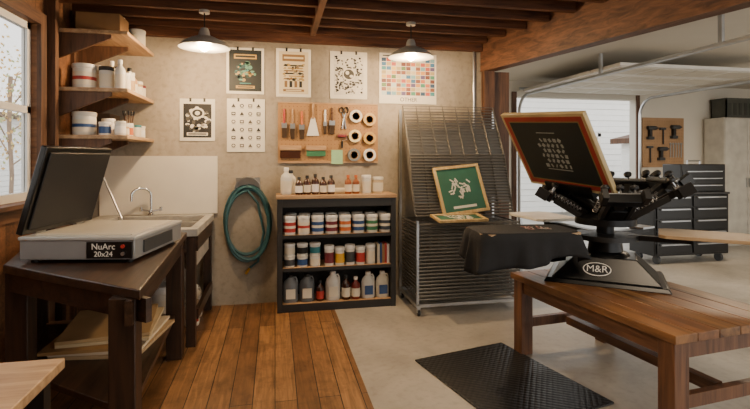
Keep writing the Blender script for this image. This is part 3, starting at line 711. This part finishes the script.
for ang, dist, col in ((92,.62,pm('#d8d3c8',.5)),(176,.40,black),(-42,.42,wboard),(20,.42,black)):
    A = arm_local(pr, ang)
    mb = MB(); mb.box((.15,-.03,.30),(dist+.12,.03,.335),blackmet,A).box((dist-.02,-.06,.335),(dist+.14,.06,.35),steel,A); mb.build('platen_arm', pr)
    if ang in (92,-42):
        P0 = dist-.08
        pl_ = [(P0,-.16),(P0+.04,-.2),(P0+.5,-.2),(P0+.56,-.15),(P0+.56,.15),(P0+.5,.2),(P0+.04,.2),(P0,.16)]
        mb = MB(); mb.prism(pl_,.35,.372,col,A); mb.build('platen', pr, bevel=.003)
A = arm_local(pr,176); P0 = .30
mb = MB(); mb.prism([(P0,-.18),(P0+.04,-.2),(P0+.66,-.2),(P0+.72,-.15),(P0+.72,.15),(P0+.66,.2),(P0+.04,.2),(P0,.18)],.35,.372,wboard,A); mb.build('platen', pr)
def head(ang, pitch, ln=.34, wid=.3):
    A = arm_local(pr, ang); T = A @ Matrix.Translation((.18,0,.47)) @ Euler((0,R(-pitch),0)).to_matrix().to_4x4()
    h = MB(); h.box((-.05,-.055,-.025),(.12,.055,.055),blackmet,T); h.box((.08,-.03,-.015),(ln,.03,.035),black,T)
    for s_ in (-1,1): h.box((-.02,s_*.085-.015,-.018),(ln*.8,s_*.085+.015,.025),black,T)
    h.build('print_head', pr, bevel=.003)
    h = MB(); h.box((ln-.03,-wid/2,-.025),(ln+.03,wid/2,.04),blackmet,T).box((ln-.015,-wid/2,.04),(ln+.02,wid/2,.055),steel,T)
    for s_ in (-1,1): h.box((ln+.0,s_*wid/2-.02,-.03),(ln+.09,s_*wid/2+.02,.045),black,T)
    h.build('clamp_bar', pr, bevel=.003)
    for s_ in (-1,0,1):
        h = MB(); h.cyl((ln,s_*wid*.36,.04),(ln,s_*wid*.36,.095),.007,steel,8,M=T); h.lathe([(.024,.09),(.030,.10),(.030,.112),(.020,.122)],black,12,c=(ln,s_*wid*.36,0),M=T); h.build('clamp_knob', pr)
    for s_ in (-1,1):
        h = MB(); pts = [(.0+.0036*k, s_*.12+.015*math.cos(k*.9), .045+.015*math.sin(k*.9)) for k in range(60)]
        h.tube(pts,.0032,steel,5,M=T); h.build('lift_spring', pr)
    return T
head(-42,32,.34,.38); head(95,26,.30,.30); head(30,34,.36,.36); head(-8,38,.36,.36); head(-110,36,.22,.26); head(140,30,.24,.26)
P1 = Vector((2.29,2.87,1.246)); ax = Vector((-.175,.80,.055)); up = Vector((-.36,.0,.56))
ax_n = ax.normalized(); up = (up-ax_n*up.dot(ax_n)); up_n = up.normalized(); nn = ax_n.cross(up_n)
sc = thing('printing_screen', 'large wooden printing screen with red tape raised above the press', 'printing screen', P1)
sc.rotation_euler = Matrix((ax_n,up_n,nn)).transposed().to_euler()
w, h = ax.length, up.length
W_fx = wood('screen_frame_wood_long','#938055','#c4b183','X',.5); W_fy = wood('screen_frame_wood_side','#938055','#c4b183','Y',.5)
mb = MB(); fw = .028
mb.box((0,0,-.018),(w,fw,.018),W_fx).box((0,h-fw,-.018),(w,h,.018),W_fx).box((0,fw,-.018),(fw,h-fw,.018),W_fy).box((w-fw,fw,-.018),(w,h-fw,.018),W_fy); mb.build('frame', sc, bevel=.003)
tape = pm('#8c2c22',.5); dkm = pm('#121919',.55); mesh_y = pm('#6f6433',.5)
mb = MB(); mb.box((fw-.004,fw-.004,-.0185),(w-fw+.004,h-fw+.004,.0185),tape)
b = fw+.034; mb.box((b,b,-.019),(w-b,h-b,.019),mesh_y); b = fw+.044; mb.box((b,b,-.0195),(w-b,h-b,.0195),dkm)
random.seed(3)
sk_l = pm('#8f958f',.7)
for s_ in (-1,1):
    for k in range(6):
        for j in range(6-(k%2)):
            mb.cbox((w*.36+j*.045+.01*(k%2),h*.32+k*.045,s_*.0201),(.008+.024*random.random(),.03,.001),sk_l,(0,0,random.uniform(-40,40)))
    mb.cbox((w*.5,h*.27,s_*.0201),(.24,.006,.001),sk_l); mb.cbox((w*.5,h*.76,s_*.0201),(.18,.006,.001),sk_l)
mb.build('mesh_panel', sc)
c = P1+ax*.5-Vector((PX,PY2,.61))
mb = MB(); q = Matrix.Translation(c) @ Matrix((ax_n,up_n,nn)).transposed().to_4x4()
mb.box((-.22,-.035,-.035),(.22,.05,-.022),blackmet,q).box((-.22,-.035,.022),(.22,.05,.035),blackmet,q).box((-.22,-.05,-.035),(.22,-.005,.035),blackmet,q); mb.build('screen_clamp', pr)
mb = MB(); mb.tube([c+Vector((0,0,-.03)),(-.03,.05,.50),(0,0,.45)],.035,blackmet,10)
mb.tube([c+Vector((.03,-.15,-.03)),(0,-.08,.48)],.018,black,8).tube([c+Vector((-.03,.13,-.03)),(0,.08,.48)],.018,black,8); mb.build('lift_arm', pr)
for t in (-.15,.15):
    mb = MB(); mb.cyl((t,.01,.03),(t,.01,.08),.008,steel,8,M=q).lathe([(.02,.07),(.026,.08),(.026,.095),(.016,.105)],black,12,c=(t,.01,0),M=q); mb.build('clamp_knob', pr)

# ---------------------------------------------------------------- tee shirt on left platen
ts = thing('t_shirt', 'black cotton t-shirt draped over the press platen', 't-shirt', (PX,PY2,.61), 176)
cloth = pm('#141518', .85, 0, .2, 20, .3, 300)
mb = MB(); n = 96
cx_, hw, hd = .30+.36, .375, .212
def rr(a, ex):
    c, s = math.cos(a), math.sin(a); p = 5
    r = 1/((abs(c)**p+abs(s)**p)**(1/p)); return (cx_+(hw+ex)*r*c, (hd+ex)*r*s)
vs = []
for fr in (.25,.5,.75,.97):
    for i in range(n):
        x, y = rr(2*math.pi*i/n, 0); vs.append((cx_+(x-cx_)*fr, y*fr, .379))
for j in range(8):
    t = (j+1)/8
    for i in range(n):
        a = 2*math.pi*i/n; fold = math.sin(a*9+1.3*math.sin(a*2))*.030*t+math.sin(a*19)*.012*t
        x, y = rr(a, .008+fold+.02*t)
        drop = (.23+.05*math.sin(a*2+.6)+.02*math.sin(a*5))*t
        if math.cos(a) < -.9: drop *= .35
        vs.append((x, y, .376-drop))
ctr = len(vs); vs.append((cx_,0,.379)); fs = []
for k in range(11):
    for i in range(n): fs.append((k*n+i,k*n+(i+1)%n,(k+1)*n+(i+1)%n,(k+1)*n+i))
for i in range(n): fs.append((ctr,i,(i+1)%n))
mb.add(vs, fs, cloth)
tsb = mb.build('shirt_body', ts); md = tsb.modifiers.new('s','SOLIDIFY'); md.thickness = .003
mb = MB(); pk = pm('#b07a74',.7)
for k in range(30): mb.cbox((.55+random.uniform(-.08,.08),random.uniform(-.07,.07),.3835),(.03,.009,.001),random.choice([pk,offw,pk]),(0,0,random.uniform(0,180)))
mb.build('printed_graphic', ts)

# ---------------------------------------------------------------- mat
mm = bpy.data.materials.new('rubber_mat'); mm.use_nodes = True; nt = mm.node_tree; bb = nt.nodes['Principled BSDF']
tc = nt.nodes.new('ShaderNodeTexCoord'); mp = nt.nodes.new('ShaderNodeMapping'); mp.inputs['Rotation'].default_value = (0,0,R(45)); ck = nt.nodes.new('ShaderNodeTexVoronoi'); ck.inputs['Scale'].default_value = 30; ck.inputs['Randomness'].default_value = 0
nt.links.new(tc.outputs['Object'],mp.inputs['Vector']); nt.links.new(mp.outputs['Vector'],ck.inputs['Vector'])
cr = nt.nodes.new('ShaderNodeValToRGB'); cr.color_ramp.elements[0].color = lin('#34373a'); cr.color_ramp.elements[1].color = lin('#121315'); cr.color_ramp.elements[0].position=.2; cr.color_ramp.elements[1].position=.5
nt.links.new(ck.outputs['Distance'],cr.inputs['Fac']); nt.links.new(cr.outputs['Color'],bb.inputs['Base Color'])
bp = nt.nodes.new('ShaderNodeBump'); bp.invert = True; bp.inputs['Strength'].default_value = 1; bp.inputs['Distance'].default_value = .008
nt.links.new(ck.outputs['Distance'],bp.inputs['Height']); nt.links.new(bp.outputs['Normal'],bb.inputs['Normal']); bb.inputs['Roughness'].default_value = .42
MB().box((0,-1.05,0),(.80,0,.014),mm).build('floor_mat', loc=(1.01,3.41,0), rot=(0,0,13), bevel=.006, label='black textured rubber anti-fatigue mat on the concrete', category='floor mat')

# ---------------------------------------------------------------- garage things
tcst = thing('tool_chest', 'wide black rolling tool chest with steel handles', 'tool chest', (5.19,5.76,0))
bk = pm('#0b0c0d',.3); dfm = pm('#101112',.3)
MB().box((0,.01,.12),(1.25,.5,.98),bk).build('body', tcst, bevel=.008); MB().box((-.01,-.005,.98),(1.26,.51,1.01),pm('#2c2d2f',.4)).build('worktop', tcst, bevel=.004)
for c_ in range(2):
    for r_ in range(5):
        dr = MB().box((.03+c_*.605,-.008,.15+r_*.165),(.62+c_*.605-.015,.012,.30+r_*.165),dfm).build('drawer', tcst, bevel=.003)
        MB().box((.08+c_*.605,-.035,.272+r_*.165),(.56+c_*.605,-.008,.29+r_*.165),steel).build('handle', dr)
for x in (.1,1.15):
    for yy in (.08,.42): MB().cyl((x-.02,yy,.06),(x+.02,yy,.06),.06,dgrey,16).build('caster', tcst)
tx = thing('tool_box', 'black steel top tool box with three drawers', 'tool box', (5.66,5.8,1.01))
mb = MB(); mb.box((0,0,0),(.76,.34,.40),bk); mb.build('body', tx, bevel=.01)
for r_ in range(3):
    dr = MB().box((.02,-.008,.02+r_*.10),(.74,.01,.11+r_*.10),dfm).build('drawer', tx, bevel=.003)
    MB().box((.08,-.028,.09+r_*.10),(.68,-.008,.103+r_*.10),steel).build('handle', dr)
MB().tube([(.27,.17,.40),(.27,.17,.45),(.49,.17,.45),(.49,.17,.40)],.01,steel,8).build('carry_handle', tx)
cb = thing('steel_cabinet', 'tall pale grey steel cabinet with double doors', 'cabinet', (7.45,6.75,0))
cg = pm('#c3c0b6',.45,.1)
MB().box((0,.01,0),(.95,.39,2.19),cg).build('body', cb, bevel=.006)
for k in range(2):
    dr = MB().box((.01+k*.47,-.008,.08),(.47+k*.47,.01,2.17),pm('#cac7bd',.45,.1)).build('door', cb, bevel=.003)
    MB().box((.43+k*.06,-.03,1.0),(.45+k*.06,-.008,1.16),steel).build('handle', dr)
cr_ = thing('storage_crate', 'dark plastic crate on top of the steel cabinet', 'crate', (7.6,6.85,2.19))
mb = MB(); cm = pm('#4b4d46',.6); mb.box((0,0,0),(.6,.3,.02),cm).box((0,0,0),(.6,.02,.32),cm).box((0,.28,0),(.6,.3,.32),cm).box((0,0,0),(.02,.3,.32),cm).box((.58,0,0),(.6,.3,.32),cm)
for k in range(5): mb.box((.04+k*.11,-.006,.05),(.1+k*.11,0,.26),pm('#3a3c36',.6))
mb.build('body', cr_); MB().box((-.01,-.012,.32),(.61,.31,.345),cm).build('lid', cr_)
g2 = MB(); g2.box((0,-.015,0),(.84,0,.86),pm('#a88561',.7))
for i in range(16):
    for j in range(16): g2.box((.04+i*.05,-.016,.04+j*.05),(.048+i*.05,-.015,.048+j*.05),hole)
g2.build('pegboard', loc=(6.22,7.195,1.34), label='tan pegboard with dark hand tools on the garage wall', category='pegboard')
for k,(x,z) in enumerate(((6.38,2.02),(6.62,2.0),(6.86,2.04),(6.36,1.68),(6.6,1.66))):
    if k%2 == 0:
        e = thing('cordless_drill','dark cordless drill hanging on the pegboard','drill',(x,7.178,z),group='power tools on the garage pegboard')
        MB().cyl((-.09,-.04,0),(.07,-.04,0),.035,dgrey,12).build('motor_housing', e); MB().cyl((.07,-.04,0),(.12,-.04,0),.02,black,10,.012).build('chuck', e)
        MB().box((-.06,-.06,-.16),(-.01,-.0,0),black).build('handle', e, bevel=.006); MB().box((-.09,-.07,-.2),(.02,.0,-.15),dgrey).build('battery', e, bevel=.004)
    else:
        e = thing('hammer','claw hammer with dark handle hanging on the pegboard','hammer',(x,7.178,z),group='hand tools on the garage pegboard')
        MB().cyl((0,-.02,0),(0,-.02,-.26),.012,black,10).build('handle', e); MB().box((-.07,-.035,-.01),(.05,-.003,.03),dgrey).build('head', e, bevel=.004)
for k in range(5):
    e = thing('wrench','steel open ended wrench hanging on the pegboard','wrench',(6.78+k*.055,7.178,1.75),group='wrenches on the garage pegboard')
    MB().box((-.009,-.01,-.24),(.009,-.0,0),steel).lathe([(.02,0),(.02,.01)],steel,10,M=Euler((R(90),0,0)).to_matrix().to_4x4()).build('shaft', e)

# ---------------------------------------------------------------- world, light, camera
wd = bpy.data.worlds.new('sky'); bpy.context.scene.world = wd; wd.use_nodes = True
bg = wd.node_tree.nodes['Background']
tcw = wd.node_tree.nodes.new('ShaderNodeTexCoord'); sx = wd.node_tree.nodes.new('ShaderNodeSeparateXYZ'); crw = wd.node_tree.nodes.new('ShaderNodeValToRGB')
crw.color_ramp.elements[0].color = (1,.95,.88,1); crw.color_ramp.elements[1].color = (.88,.94,1,1)
wd.node_tree.links.new(tcw.outputs['Generated'],sx.inputs[0]); wd.node_tree.links.new(sx.outputs['Z'],crw.inputs['Fac']); wd.node_tree.links.new(crw.outputs['Color'],bg.inputs['Color'])
bg.inputs['Strength'].default_value = 2.8
for (lx, ly, en) in ((-.3,1.6,26),(1.9,1.6,26),(5.6,5.0,40)):  # area fills with no fixture, added to brighten room and garage
    ld = bpy.data.lights.new('fill_light','AREA'); ld.energy = en; ld.size = .6; ld.color = (1,.78,.54)
    lo = bpy.data.objects.new('fill_light',ld); COL.objects.link(lo); lo.location = (lx,ly,2.68 if lx<4 else 2.45)

th = math.atan(.2083)
cd = bpy.data.cameras.new('camera'); cam = bpy.data.objects.new('camera',cd); COL.objects.link(cam)
cam.location = (0,0,1.5); cam.rotation_euler = (R(90),0,-th)
cd.sensor_width = 36; cd.lens = 480/750*36; cd.shift_y = -46.5/750; cd.clip_start = .05
bpy.context.scene.camera = cam
